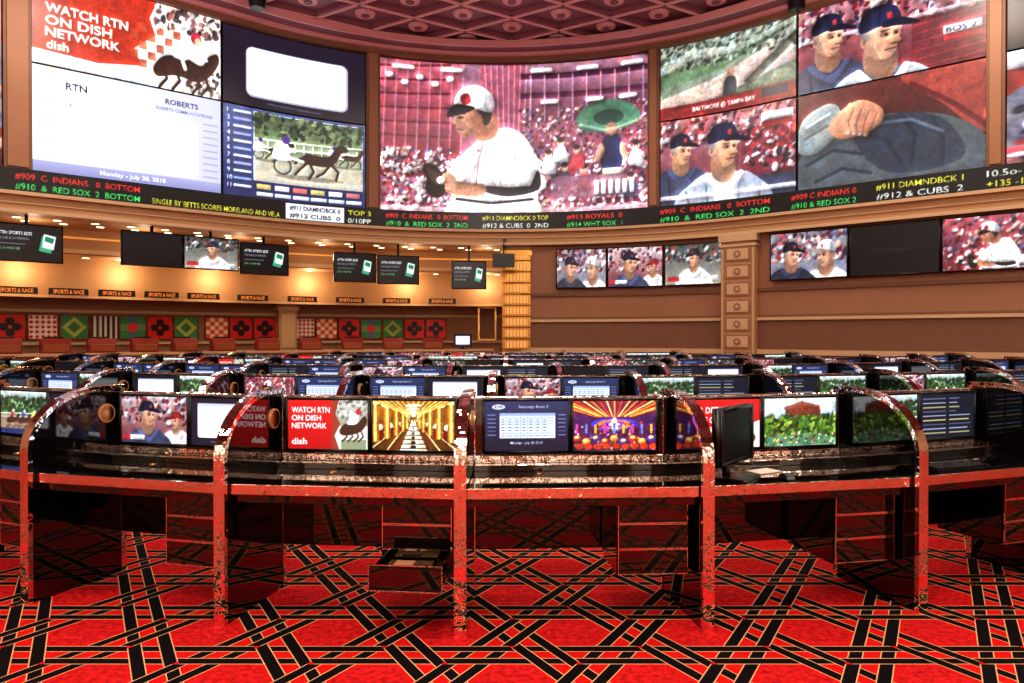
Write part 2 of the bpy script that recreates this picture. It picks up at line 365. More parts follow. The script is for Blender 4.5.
def cv_race():
    c=Cv(142,92,1.7,(44,56,104)); c.grad(0,0,142,92,(60,74,130),(30,38,84))
    for i in range(11): c.text(str(i+1),4,8+i*7.4,4.2,(230,235,255)); c.line([(11,6+i*7.4),(26,6+i*7.4)],2.4,[(190,200,235),(120,140,200)][i%2])
    c.rect(29,3,139,73,(200,206,225)); c.rect(30,4,138,72,(120,140,104)); c.grad(30,4,138,30,(60,86,60),(106,128,84)); c.crowd(30,4,138,24,260,[(40,66,44),(80,106,64),(30,46,40),(120,136,96)],1.2,3.6)
    c.grad(30,46,138,72,(150,150,128),(186,176,158))
    c.line([(30,30),(138,27)],1.2,(235,235,235)); c.line([(30,38),(138,34)],1.6,(245,245,245))
    for i in range(12): c.line([(34+i*9,30),(34+i*9,40)],.9,(240,240,240))
    def hs(x,y,k,cl):
        p=lambda L:[(x+a*k,y+b*k) for a,b in L]
        c.ell(x+8*k,y+18*k,30*k,2.4*k,(90,84,70),0,.6)
        c.poly(p([(0,0),(6,-5),(18,-4),(26,-6),(32,-15),(39,-16),(42,-11),(36,-9),(31,0),(24,5),(8,5),(1,4)]),cl,True)
        for L in ([(27,3),(33,9),(31,17)],[(25,4),(20,11),(14,15)],[(6,3),(0,9),(-5,15)],[(8,4),(11,11),(7,18)],[(0,0),(-5,5)]): c.line(p(L),2.2*k,cl)
        c.ell(x-16*k,y+9*k,8*k,8*k,(60,60,70)); c.ell(x-16*k,y+9*k,6.4*k,6.4*k,(160,160,140)); c.line(p([(-18,3),(2,2)]),1.2*k,(50,40,40))
        c.poly(p([(-24,3),(-22,-9),(-14,-13),(-9,-8),(-2,-6),(-10,-3),(-8,3)]),(220,225,245),True); c.ell(x-13*k,y-15*k,3.6*k,4*k,(60,40,120)); c.line(p([(-8,1),(2,3)]),2.4*k,(230,230,240))
    hs(118,38,.6,(70,44,36)); hs(44,40,.62,(40,28,26)); hs(76,44,1.15,(54,34,30))
    c.rect(30,74,138,90,(26,34,80))
    for i in range(6):
        c.rect(32+i*18,76,46+i*18,81,[(190,170,90),(240,240,250),(190,90,90)][i%3]); c.rect(32+i*18,84,48+i*18,88,(180,196,236))
    return c.photo(1.6,.5,.10,1.08,.22)
def cv_field():
    c=Cv(137,74,1.5,(130,136,120))
    c.grad(0,0,137,74,(140,150,140),(90,104,80)); c.poly([(0,54),(60,40),(137,14),(137,40),(0,74)],(184,160,150)); c.poly([(0,30),(70,18),(137,0),(137,8),(60,34),(0,44)],(80,110,74),False,.8)
    c.crowd(0,0,137,26,400,[(70,84,70),(130,140,126),(50,64,54),(160,164,150)],1.0,3)
    c.poly([(0,20),(40,10),(80,14),(137,2),(137,6),(80,20),(40,18),(0,30)],(190,200,190),True,.5)
    c.poly([(66,50),(70,42),(78,44),(79,56),(74,66),(66,64)],(60,64,70),True); c.ell(73,38,3.6,4,(150,110,90))
    c.poly([(0,62),(137,58),(137,74),(0,74)],(130,26,30)); c.text('BALTIMORE @ TAMPA BAY',34,69,4,(250,240,240),64,True); c.rect(104,60,130,68,(30,30,60))
    c.poly([(86,50),(137,14),(137,24),(94,54)],(60,70,60),False,.7)
    return c.photo(2.4,.6,.22,1.1,.4)
def cv_dugout(w=137,h=86):
    c=Cv(w,h,1.6,(150,50,60))
    c.grad(0,0,w,h,(170,90,98),(80,34,50)); c.rect(0,18,w,22,(220,210,225),.7)
    c.crowd(0,0,w,30,260,PALC,1.2,3.6); c.rect(0,62,w,h,(50,50,74)); c.rect(84,20,w,66,(110,30,44),.7)
    c.crowd(88,20,137,60,140,[(200,60,70),(130,26,40),(235,225,235),(60,40,60)],1.5,4)
    manager(c,22,32,11,1,(20,24,52),(60,66,94),(46,52,82))
    manager(c,66,34,15,1,(22,32,70),(190,198,214),(140,150,176))
    c.rect(104,8,134,15,(240,240,250)); c.rect(104,16,134,21,(190,30,40)); c.rect(0,76,137,80,(230,225,235),.7)
    return c.photo(3,.9,.14)
def cv_mgr_big():
    c=Cv(188,100,1.5,(150,44,50))
    c.grad(0,0,188,100,(180,116,126),(100,22,32))
    c.crowd(0,0,188,46,300,PALC,1.5,5); c.rect(0,40,188,44,(235,225,230),.6); c.rect(120,46,188,100,(110,32,40),.85)
    for i in range(6): c.line([(122,52+i*9),(188,48+i*9)],1.2,(180,60,66),.6)
    manager(c,34,42,17,1,(24,30,60),(46,52,80),(50,56,84))
    manager(c,90,54,21,1,(24,34,72),(60,66,92),(168,172,186))
    c.rect(150,60,184,68,(240,240,248)); c.text('BOS 2',152,67,5,(30,30,60),28,True); c.rect(150,69,184,75,(200,30,40))
    return c.photo(3.6,1.0,.14)
def cv_hands():
    c=Cv(188,100,1.5,(70,20,22))
    c.grad(0,0,188,100,(96,40,38),(34,10,14)); c.poly([(110,0),(188,0),(188,66),(150,34)],(176,60,50),True,.75); c.line([(120,10),(160,36),(188,60)],5,(90,20,24),.8)
    c.poly([(0,70),(20,46),(60,38),(90,34),(150,44),(188,70),(188,100),(0,100)],(66,76,84),True)
    c.poly([(60,44),(86,38),(112,36),(138,42),(158,56),(170,84),(140,94),(100,92),(74,74)],(40,50,66),True)
    for L in ([(70,50),(96,60),(110,84)],[(112,40),(124,60),(120,86)],[(140,46),(150,66),(150,88)],[(10,74),(40,62),(70,70)],[(20,92),(50,82),(80,90)]): c.line(L,3.4,(26,34,52),.7)
    c.line([(84,42),(120,44),(150,60)],3,(96,110,134),.7)
    c.poly([(4,28),(30,14),(46,20),(44,44),(22,62),(0,58)],(120,132,136),True); c.line([(10,34),(36,24)],2.4,(190,194,204)); c.line([(8,46),(34,36)],2.4,(80,88,98))
    c.poly([(36,34),(50,22),(66,16),(80,20),(92,30),(90,42),(74,50),(50,52),(38,46)],(190,120,90),True)
    for i in range(4):
        c.line([(58+i*8,20+i*3),(52+i*8,34+i*3),(56+i*6,46+i*1.5)],6.4,(206-8*i,138-8*i,104-5*i)); c.line([(62+i*8,22+i*3),(56+i*8,36+i*3),(59+i*6,47+i*1.5)],.9,(110,62,48)); c.ell(56+i*6,47+i*1.5,1.7,1.4,(232,190,170))
    c.line([(40,36),(48,26),(58,24)],6,(198,132,100))
    return c.photo(3.6,1.0,.14)
def cv_red():
    c=Cv(60,100,1.2,(150,26,30)); c.grad(0,0,60,100,(180,50,44),(90,12,18)); c.poly([(0,40),(30,20),(60,40),(60,80),(0,90)],(90,90,110),True); c.rect(0,0,60,16,(220,215,230)); c.crowd(0,50,60,100,80,PALC,2,5); return c.photo()
# small screen programmes
def m_dish(w=84,h=50):
    c=Cv(w,h,1.7,(230,222,216)); c.rect(0,0,48,h,(206,22,22)); c.grad(0,0,48,50,(220,30,28),(176,14,16),False)
    c.grad(48,0,84,26,(200,205,200),(150,150,130)); c.crowd(50,0,84,22,60,[(255,250,245),(140,140,130),(90,100,80),(200,190,190)],1,2.4)
    for i,t in enumerate(('WATCH RTN','ON DISH','NETWORK')): c.text(t,4,13+i*8,5.5,(255,255,255),[40,31,37][i],True)
    c.text('dish',4,45,6,(255,255,255),16,True)
    c.poly([(46,0),(54,0),(50,14),(55,24),(49,36),(54,50),(46,50)],(150,60,44))
    c.poly([(54,32),(60,24),(72,24),(80,16),(83,22),(76,32),(60,36)],(70,40,30),True); c.poly([(62,24),(68,14),(74,16),(72,24)],(240,240,255),True); c.ell(74,12,3,3,(190,40,50))
    c.rect(56,40,82,50,(140,150,120))
    for x in (60,66,72,77): c.line([(x,32),(x+2,37),(x-3,42)],1.5,(60,36,30))
    return c
def m_dish2(w=84,h=50):
    c=Cv(w,h,1.6,(214,22,26)); c.grad(0,0,84,50,(226,34,34),(176,14,18))
    for i,t in enumerate(('FOR DETAILS AND','MORE ON MOBILE','WATCH RTN')): c.text(t,6,14+i*10,6,(255,255,255),[66,60,44][i],True)
    c.text('RTN MOBILE',6,46,5,(255,230,230),36,True); c.poly([(60,30),(84,22),(84,50),(56,50)],(240,230,225)); c.ell(72,40,7,6,(90,50,40)); return c
def m_gold(w=84,h=50):
    c=Cv(w,h,1.8,(120,70,20)); cx=42; c.grad(0,0,84,50,(150,96,36),(80,44,14))
    for i in range(-8,9):
        c.line([(cx+i*1.2,20),(cx+i*9,50)],1.4,(225,200,150) if i%2 else (90,56,20))
    c.poly([(cx-2,22),(cx+2,22),(cx+14,50),(cx-14,50)],(246,236,214))
    for j in range(6): c.line([(cx-3-j*2.4,26+j*4.4),(cx+3+j*2.4,26+j*4.4)],1.0,(50,30,16))
    for j in range(5): c.ell(cx,28+j*4.6,1+j*.5,.8+j*.25,(30,20,14))
    for k in range(6):
        for sd in (-1,1):
            x=cx+sd*(5+k*k*1.35); hw=.8+k*.6
            c.rect(x-hw,18-k*3.2,x+hw,25+k*3.4,(170,104,30)); c.rect(x-hw*.4,18-k*3.2,x+hw*.3,25+k*3.4,(255,214,120))
            c.ell(x,17-k*3,hw*1.9,2.2,(255,230,150)); c.ell(x+sd*hw*2.4,24+k*2.6,hw*1.3,hw*2,(100,30,16)); c.ell(x+sd*hw*2.4,20+k*1.8,hw*1.0,hw*1.0,(250,240,220))
    c.poly([(0,0),(84,0),(48,15),(36,15)],(150,96,34)) 
    for i in range(-7,8): c.line([(cx+i,14),(cx+i*6,0)],.9,(245,205,120))
    for k in range(4): c.ell(cx,5+k*3.4,8-k*1.8,1.5,(255,245,210))
    return c.photo(1.2,.5,.2,1.15,.2,1.0)
def m_blue(w=84,h=50):
    c=Cv(w,h,1.7,(38,50,84)); c.grad(0,0,84,50,(44,56,96),(16,20,44)); c.ell(14,6,6.5,2.4,(220,225,245)); c.text('RTN',10,7.4,2.8,(30,40,90),8,True)
    c.text('Saratoga Race 5',34,7,2.6,(200,206,236),30)
    c.rect(15,12,71,37,(216,226,244)); c.rect(15,12,71,15,(150,170,215))
    for i in range(7): c.line([(17,17+i*3),(69,17+i*3)],.5,(120,140,190)) 
    for i in range(7): c.rect(22+i*7,12,22.4+i*7,37,(140,156,200))
    for i in range(7):
        for j in range(7): c.line([(17+i*7,18.5+j*2.7),(19.5+i*7,18.5+j*2.7)],.7,(70,86,150))
    for i in range(6): c.line([(3,14+i*4),(11,14+i*4)],.8,(120,136,196)); c.line([(74,14+i*4),(81,14+i*4)],.8,(120,136,196))
    c.text('Monday - July 30, 2018',26,43,2.6,(230,235,255),32); return c
def m_casino(w=84,h=50):
    c=Cv(w,h,1.8,(80,30,70)); c.grad(0,0,84,22,(120,40,60),(60,30,90)) 
    for i in range(-9,10): c.line([(42+i*2,16),(42+i*8,0)],1.4,[(255,150,50),(220,60,40),(250,220,120)][i%3])
    for r,cc in ((20,(60,60,190)),(15,(240,120,40)),(10,(120,60,200)),(5,(250,240,250))): c.ell(42,24,r*1.2,r*.32,cc)
    c.ell(42,24,3,7,(255,250,240))
    c.crowd(0,22,84,50,160,[(250,170,60),(180,40,50),(70,60,200),(250,240,220),(60,20,50),(30,14,40)],.5,1.6)
    for i in range(9):
        x=4+i*9.4; c.ell(x,38+3*(i%2),4.2,3.2,[(190,40,40),(230,140,50),(70,50,150)][i%3]); c.ell(x,37+3*(i%2),2.6,1.6,(240,200,120))
        c.ell(x+2,46,4,3,(200,60,30)); c.rect(x-1,24,x+1.4,33,[(240,60,160),(80,120,250),(250,180,60)][i%3])
    return c.photo(1.2,.5,.22,1.1,.25,1.0)
def m_trees(w=84,h=50):
    c=Cv(w,h,1.8,(150,190,235)); c.grad(0,0,84,24,(235,244,252),(180,212,238)); c.crowd(0,0,84,14,20,[(255,255,255)],2,6,.4)
    c.poly([(24,24),(26,9),(40,6),(58,7),(66,12),(66,24)],(120,60,46),False); c.poly([(24,10),(44,4),(66,9),(66,11),(44,7),(24,13)],(170,90,70))
    for i in range(5): c.line([(26,12+i*2.8),(65,11+i*2.8)],.5,(80,36,30))
    c.rect(0,24,84,50,(70,106,44)); c.crowd(0,19,84,38,320,[(54,96,40),(94,140,52),(36,66,32),(140,172,66),(70,84,50)],1.2,3.6)
    c.poly([(0,42),(30,38),(60,38),(84,43),(84,50),(0,50)],(80,124,96),True); c.crowd(0,37,84,49,110,[(180,60,60),(220,200,90),(50,100,44),(30,60,30),(230,230,220)],.6,1.6); return c.photo(1.2,.6,.2,1.1,.2,1.0)
def m_mgr(w=84,h=50):
    c=Cv(w,h,1.8,(150,60,60)); c.grad(0,0,84,50,(190,170,180),(110,34,44)); c.crowd(0,0,84,30,110,PALC,1.2,3.4); manager(c,70,26,6.5,-1,(170,30,40),(225,215,220),(220,210,220)); manager(c,34,20,9.5,1,(22,30,62),(48,56,92),(52,60,96)); c.rect(2,42,30,47,(235,235,245)); c.rect(2,42,12,47,(200,30,40)); return c.photo(1.8,.8,.12)
def m_win(w=84,h=50):
    c=Cv(w,h,1.6,(26,26,44)); c.rr(8,6,76,42,3,(245,247,252)); c.rr(56,26,72,36,2,(214,218,234)); c.rect(8,6,76,9,(190,196,216)); c.line([(24,46),(60,46)],.9,(110,110,150)) 
    for i in range(4): c.line([(12,14+i*5),(30+4*i,14+i*5)],.6,(190,194,212))
    return c
def m_race(w=84,h=50):
    c=Cv(w,h,1.7,(70,110,60)); c.grad(0,0,84,20,(190,205,215),(110,150,100)); c.crowd(0,8,84,24,160,[(50,80,40),(80,110,60),(36,60,36)],1.2,3.4); c.rect(0,28,84,46,(160,134,106)); c.line([(0,27),(84,25)],1.0,(250,250,250)); c.line([(0,31),(84,29)],.6,(240,240,240))
    for x,cc in ((20,(200,40,50)),(40,(50,70,190)),(58,(240,210,70))):
        c.poly([(x-8,34),(x,30),(x+8,31),(x+13,26),(x+15,29),(x+10,36),(x-6,38)],(80,48,36),True); c.ell(x+2,27,3,3.4,cc); c.ell(x+4,23.6,1.8,1.8,(240,235,230))
        for q in (-6,-2,5,9): c.line([(x+q,36),(x+q+2,40),(x+q-3,43)],1.1,(60,40,30))
    c.rect(0,44,84,50,(40,50,110)); return c.photo(1.4,.6,.14)
def m_dark(w=84,h=50):
    c=Cv(w,h,1.0,(9,10,14)); c.text('myvegas',24,27,5,(34,38,50),34); return c
def m_off(w=84,h=50):
    c=Cv(w,h,1.0,(12,12,16)); c.grad(0,0,84,50,(20,20,26),(8,8,10)); return c
def m_cards(w=84,h=50):
    c=Cv(w,h,1.4,(8,10,14)); c.text('ATTN: SPORTS BETS',6,14,4,(220,225,230),42,True); c.text('ONLINE & IN PERSON',6,21,3.2,(160,170,180),38)
    c.line([(6,27),(40,27)],.8,(110,115,125)); c.text('SEE A WRITER',6,35,3.2,(120,200,150),28)
    c.poly([(60,14),(74,17),(71,38),(56,35)],(50,150,110)); c.poly([(62,11),(77,14),(74,33),(60,30)],(205,220,215)); c.poly([(64,14),(75,17),(73,24),(63,21)],(30,110,84)); return c
def m_pit(w=84,h=50):
    c=Cv(w,h,1.8,(150,50,64)); c.grad(0,0,84,50,(170,70,84),(110,24,40)); c.crowd(0,0,84,50,340,PALC,1,2.8); pitcher(c,6,-2,.36); c.rect(60,38,82,46,(235,235,245)); return c.photo(1.6,.8,.14)
def m_two(w=84,h=50):
    c=Cv(w,h,1.7,(120,120,140)); c.crowd(0,0,84,30,160,PALC,1.4,3.4); manager(c,62,26,10,-1,(235,230,235),(245,240,245),(240,236,240)); manager(c,24,24,9,1,(26,30,50),(34,40,60),(38,44,66)); return c.photo(1.8,.8,.12)
def m_player(w=84,h=50):
    c=Cv(w,h,1.7,(90,96,100)); c.grad(0,0,84,50,(60,70,66),(150,140,130)); c.crowd(0,2,84,22,110,[(200,200,205),(70,80,84),(150,60,60),(40,44,50)],1.2,3.4); manager(c,44,18,8,-1,(40,44,60),(225,220,225),(235,230,235)); c.rect(4,40,80,46,(200,200,215),.7); c.rect(4,40,22,46,(190,30,40)); return c.photo(1.8,.8,.12)
def m_list(w=84,h=50):
    c=Cv(w,h,1.5,(24,30,44)) 
    for i in range(9): c.line([(5,6+i*4.8),(78-rng.randint(0,24),6+i*4.8)],1.2,[(90,100,130),(160,170,200),(180,172,120)][i%3]); c.line([(40,6+i*4.8),(44,6+i*4.8)],1.6,(24,30,44))
    return c

# ------------------------------------------------------------ grid mesh from canvas
def grid_mesh(name,cv,mapf,material,extra=None):
    img=cv.out(); h,w=img.shape[:2]
    V,U=np.mgrid[0:h,0:w]; U=U/(w-1); V=V/(h-1)
    co=mapf(U.ravel(),V.ravel())
    i=np.arange(h*w).reshape(h,w)
    q=np.stack([i[1:,:-1],i[1:,1:],i[:-1,1:],i[:-1,:-1]],-1).reshape(-1,4)
    mi=np.zeros(len(q),np.int32); col=np.concatenate([img.reshape(-1,3),np.ones((h*w,1))],1)
    mats=[material]
    if extra:
        n0=len(co); co=np.concatenate([co,np.array(extra.v,float)]); q=np.concatenate([q,np.array(extra.f)+n0]); mi=np.concatenate([mi,np.array(extra.m,np.int32)+1])
        col=np.concatenate([col,np.zeros((len(extra.v),4))]); mats+=extra.mats
    me=bpy.data.meshes.new(name); me.vertices.add(len(co)); me.vertices.foreach_set('co',co.astype(np.float32).ravel())
    me.loops.add(q.size); me.polygons.add(len(q)); me.loops.foreach_set('vertex_index',q.astype(np.int32).ravel())
    me.polygons.foreach_set('loop_start',(np.arange(len(q))*4).astype(np.int32)); me.polygons.foreach_set('material_index',mi)
    for m in mats: me.materials.append(m)
    at=me.color_attributes.new('scr','FLOAT_COLOR','POINT'); at.data.foreach_set('color',col.astype(np.float32).ravel())
    me.update(calc_edges=True); return me
def tv_mesh(name,cv,w,h,bz=.018,dp=.045,material=None,frame=None):
    e=MB(); fm=frame or M_plastic
    X,Z=w/2,h/2
    e.box(-X-bz,X+bz,.003,dp,-Z-bz,Z+bz,fm)
    e.box(-X-bz,-X,-.008,.003,-Z-bz,Z+bz,fm); e.box(X,X+bz,-.008,.003,-Z-bz,Z+bz,fm)
    e.box(-X,X,-.008,.003,Z,Z+bz,fm); e.box(-X,X,-.008,.003,-Z-bz,-Z,fm)
    return grid_mesh(name,cv,lambda U,V:np.stack([(U-.5)*w,np.zeros_like(U),(.5-V)*h],1),material or M_scr,e)

# ------------------------------------------------------------ plan curve of the LED wall
X0=-.3; RW=9.0; TM=.716; SM=RW*TM
def PC(s,off=0.0):
    sg=1 if s>=0 else -1; u=abs(s); th=min(u/RW,TM)
    x=RW*math.sin(th); y=20-RW*(1-math.cos(th))
    if u>SM: x+=(u-SM)*math.cos(TM); y-=(u-SM)*math.sin(TM)
    x+=off*math.sin(th); y+=off*math.cos(th)
    return X0+sg*x,y,sg*th
def PCn(S,off):
    sg=np.where(S>=0,1,-1); u=np.abs(S); th=np.minimum(u/RW,TM); ex=np.maximum(u-SM,0)
    x=RW*np.sin(th)+ex*math.cos(TM)+off*np.sin(th); y=20-RW*(1-np.cos(th))-ex*math.sin(TM)+off*np.cos(th)
    return X0+sg*x,y
def slab(mb,s0,s1,o0,o1,z0,z1,m,ds=.35):
    n=max(1,int(math.ceil(abs(s1-s0)/ds))); k=mb.mi(m); i=len(mb.v)
    for j in range(n+1):
        s=s0+(s1-s0)*j/n
        a=PC(s,o0); b=PC(s,o1)
        mb.v+=[(a[0],a[1],z0),(b[0],b[1],z0),(b[0],b[1],z1),(a[0],a[1],z1)]
    for j in range(n):
        p=i+4*j
        for a in range(4):
            b=(a+1)%4; mb.f.append((p+a,p+b,p+4+b,p+4+a)); mb.m.append(k)
    mb.f.append((i,i+3,i+2,i+1)); mb.m.append(k); p=i+4*n; mb.f.append((p,p+1,p+2,p+3)); mb.m.append(k)

# ------------------------------------------------------------ floor
def carpet():
    m=bpy.data.materials.new('woven_lattice_carpet'); m.use_nodes=True; nt=m.node_tree; N=nt.nodes; L=nt.links
    b=N['Principled BSDF']; b.inputs['Roughness'].default_value=.9; b.inputs['Specular IOR Level'].default_value=.15
    tc=N.new('ShaderNodeTexCoord')
    def mth(op,a,bv=None,cl=False):
        n=N.new('ShaderNodeMath'); n.operation=op; n.use_clamp=cl
        for i,v in enumerate((a,bv)):
            if v is None: continue
            if isinstance(v,(int,float)): n.inputs[i].default_value=v
            else: L.new(v,n.inputs[i])
        return n.outputs[0]
    def dot(ang):
        n=N.new('ShaderNodeVectorMath'); n.operation='DOT_PRODUCT'; L.new(tc.outputs['Object'],n.inputs[0])
        n.inputs[1].default_value=(math.cos(ang),math.sin(ang),0); return n.outputs['Value']
    P=.56; E=.070; HB=.034; LN=.006
    band=[];black=[];dist=[]
    for ang in (30,90,150):
        t=mth('DIVIDE',dot(math.radians(ang)),P); fr=mth('FRACT',t); a=mth('MULTIPLY',mth('ABSOLUTE',mth('SUBTRACT',fr,.5)),P)
        d=mth('ABSOLUTE',mth('SUBTRACT',a,E))
        band.append(mth('LESS_THAN',d,HB)); black.append(mth('LESS_THAN',d,HB-LN)); dist.append(a)
    blk=None; cr=None
    for i in range(3):
        o=band[(i+2)%3]; inv=mth('SUBTRACT',1,o)
        v=mth('MULTIPLY',band[i],inv); k=mth('MULTIPLY',black[i],inv)
        cr=v if cr is None else mth('MAXIMUM',cr,v); blk=k if blk is None else mth('MAXIMUM',blk,k)
    mn=mth('MINIMUM',mth('MINIMUM',dist[0],dist[1]),dist[2]); hexm=mth('GREATER_THAN',mn,E+HB+.018)
    nz=N.new('ShaderNodeTexNoise'); nz.inputs['Scale'].default_value=30; nz.inputs['Detail'].default_value=6; nz.inputs['Roughness'].default_value=.7; L.new(tc.outputs['Object'],nz.inputs['Vector'])
    rp=N.new('ShaderNodeMapRange'); rp.inputs[1].default_value=.36; rp.inputs[2].default_value=.64; L.new(nz.outputs['Fac'],rp.inputs[0])
    def mix(f,a,bb):
        n=N.new('ShaderNodeMix'); n.data_type='RGBA'
        for idx,v in ((0,f),(6,a),(7,bb)):
            if isinstance(v,tuple): n.inputs[idx].default_value=v
            else: L.new(v,n.inputs[idx])
        return n.outputs[2]
    hexc=mix(rp.outputs[0],srgb((150,8,14)),srgb((228,38,40)))
    base=mix(hexm,srgb((206,20,16)),hexc)
    c1=mix(cr,base,srgb((220,168,122))); c2=mix(blk,c1,srgb((14,6,9)))
    L.new(c2,b.inputs['Base Color'])
    n2=N.new('ShaderNodeTexNoise'); n2.inputs['Scale'].default_value=300; L.new(tc.outputs['Object'],n2.inputs['Vector'])
    bp=N.new('ShaderNodeBump'); bp.inputs['Strength'].default_value=.4; bp.inputs['Distance'].default_value=.005
    L.new(n2.outputs['Fac'],bp.inputs['Height']); L.new(bp.outputs['Normal'],b.inputs['Normal'])
    return m
fb=MB(); fb.box(-16,16,-4.2,27,-.1,0,carpet()); obj('floor',fb.mesh('floor'))
# room shell
w=MB(); w.box(-13.2,-13,-4.2,14,0,9.5,M_tan); obj('wall_left',w.mesh('wall_left'))
w=MB(); w.box(13,13.2,-4.2,14,0,9.5,M_tan); obj('wall_right',w.mesh('wall_right'))
w=MB(); w.box(-13.2,13.2,-4.4,-4.2,0,9.5,M_tan2)
for i in range(-7,8):  # unseen pale columns added so the metal trim has something bright to reflect
    w.box(i*1.75-.45,i*1.75+.45,-4.2,-4.0,0,6.2,M_ivory); w.box(i*1.75-.55,i*1.75+.55,-4.2,-3.95,0,.25,M_ivory); w.box(i*1.75-.55,i*1.75+.55,-4.2,-3.95,6.0,6.3,M_ivory)
w.box(-12.98,12.98,-4.2,-3.98,6.3,6.7,M_ivory); w.box(-12.98,12.98,-4.2,-4.12,2.7,2.85,M_cream); w.box(-12.98,12.98,-4.2,-4.12,.95,1.05,M_cream)
obj('wall_rear',w.mesh('wall_rear'))
# ceiling : recess plane + diagonal coffer beams + rosettes
c=MB(); c.box(-16,16,-4.4,27,9.34,9.5,M_ceil)
def beam(c,ang,off,wd,z0,z1,m):
    d=Vector((math.cos(ang),math.sin(ang),0)); n=Vector((-d.y,d.x,0)); p=Vector((0,12,0))+n*off
    i=len(c.v); k=c.mi(m)
    for z in (z0,z1):
        for a,b in ((-22,-wd),(22,-wd),(22,wd),(-22,wd)):
            q=p+d*a+n*b; c.v.append((q.x,q.y,z))
    for f in ((0,3,2,1),(4,5,6,7),(0,1,5,4),(1,2,6,5),(2,3,7,6),(3,0,4,7)): c.f.append(tuple(i+a for a in f)); c.m.append(k)
c2=MB(); CA=math.radians(32); SP=1.25
for ang in (CA,math.pi-CA):
    for j in range(-13,14):
        beam(c2,ang,j*SP,.10,9.24,9.345,M_ceil); beam(c2,ang,j*SP,.03,9.20,9.24,M_ceil2)
# coffer centres : halfway between beams of both families
dx=SP/(2*math.sin(CA)); dy=SP/(2*math.cos(CA))
for a in range(-12,13):
    for b in range(-12,13):
        px_=(a-b)*dx; py_=12+(a+b+1)*dy
        if abs(px_)<13 and 4<py_<21:
            c2.cyl((px_,py_,9.28),'z',.22,.07,M_ceil2,12,.26); c2.cyl((px_,py_,9.25),'z',.1,.04,M_ceil,10)
o=obj('ceiling',c.mesh('ceiling')); oo=obj('coffer_grid',c2.mesh('coffer_grid'),parent=o)

# ------------------------------------------------------------ LED wall
disp=obj('led_video_wall',None)
h=MB(); slab(h,-15.5,15.5,.06,.5,4.39,9.5,M_dark); obj('housing',h.mesh('housing'),parent=disp)
ZT,ZM,ZB=8.86,7.04,4.86
def panel(nm,cv,s0,s1,z0,z1,off=0.0):
    def f(U,V):
        S=s0+(s1-s0)*U; x,y=PCn(S,off); return np.stack([x,y,z1+(z0-z1)*V],1)
    obj(nm,grid_mesh(nm,cv,f,M_led),parent=disp)
panel('screen_pitcher',cv_center(),-3.22,3.93,ZB,ZT)
panel('screen_dish_ad',cv_ad_top(),-10.94,-7.22,ZM+.02,ZT+.15)
panel('screen_entries',cv_table(),-10.94,-7.22,ZB,ZM-.02)
panel('screen_whiteboard',cv_white(),-7.16,-3.62,ZM+.02,ZT)
panel('screen_harness_race',cv_race(),-7.16,-3.62,ZB,ZM-.02)
panel('screen_infield',cv_field(),4.27,7.64,ZM+.02,ZT+.1)
panel('screen_dugout',cv_dugout(),4.27,7.64,ZB,ZM-.02)
panel('screen_manager',cv_mgr_big(),7.70,11.35,ZM+.02,ZT+.15)
panel('screen_hands',cv_hands(),7.70,11.35,ZB,ZM-.02)
panel('screen_side_red',cv_red(),-14.4,-11.45,ZB,ZT)
panel('screen_side_game',cv_red(),11.70,14.6,ZB,ZM)
panel('screen_side_game_top',cv_white(),11.70,14.6,ZM+.04,ZT)
p=MB()
for a,b in ((-3.60,-3.24),(3.95,4.25),(11.37,11.68),(-11.43,-10.96)):
    slab(p,a,b,-.10,.1,4.86,9.1,M_tan2); slab(p,a+.06,b-.06,-.13,-.1,4.9,9.05,M_tan)
obj('pilaster_strips',p.mesh('pilaster_strips'),parent=disp)
# cornice over the display
p=MB(); slab(p,-15.5,15.5,-.28,.3,9.02,9.2,M_ceil2); slab(p,-15.5,15.5,-.16,.3,8.9,9.02,M_tan2); slab(p,-15.5,15.5,-.7,-.28,9.1,9.22,M_ceil); slab(p,-15.5,15.5,-.78,-.7,9.06,9.22,M_ceil2); obj('trim_1',p.mesh('trim_1'))
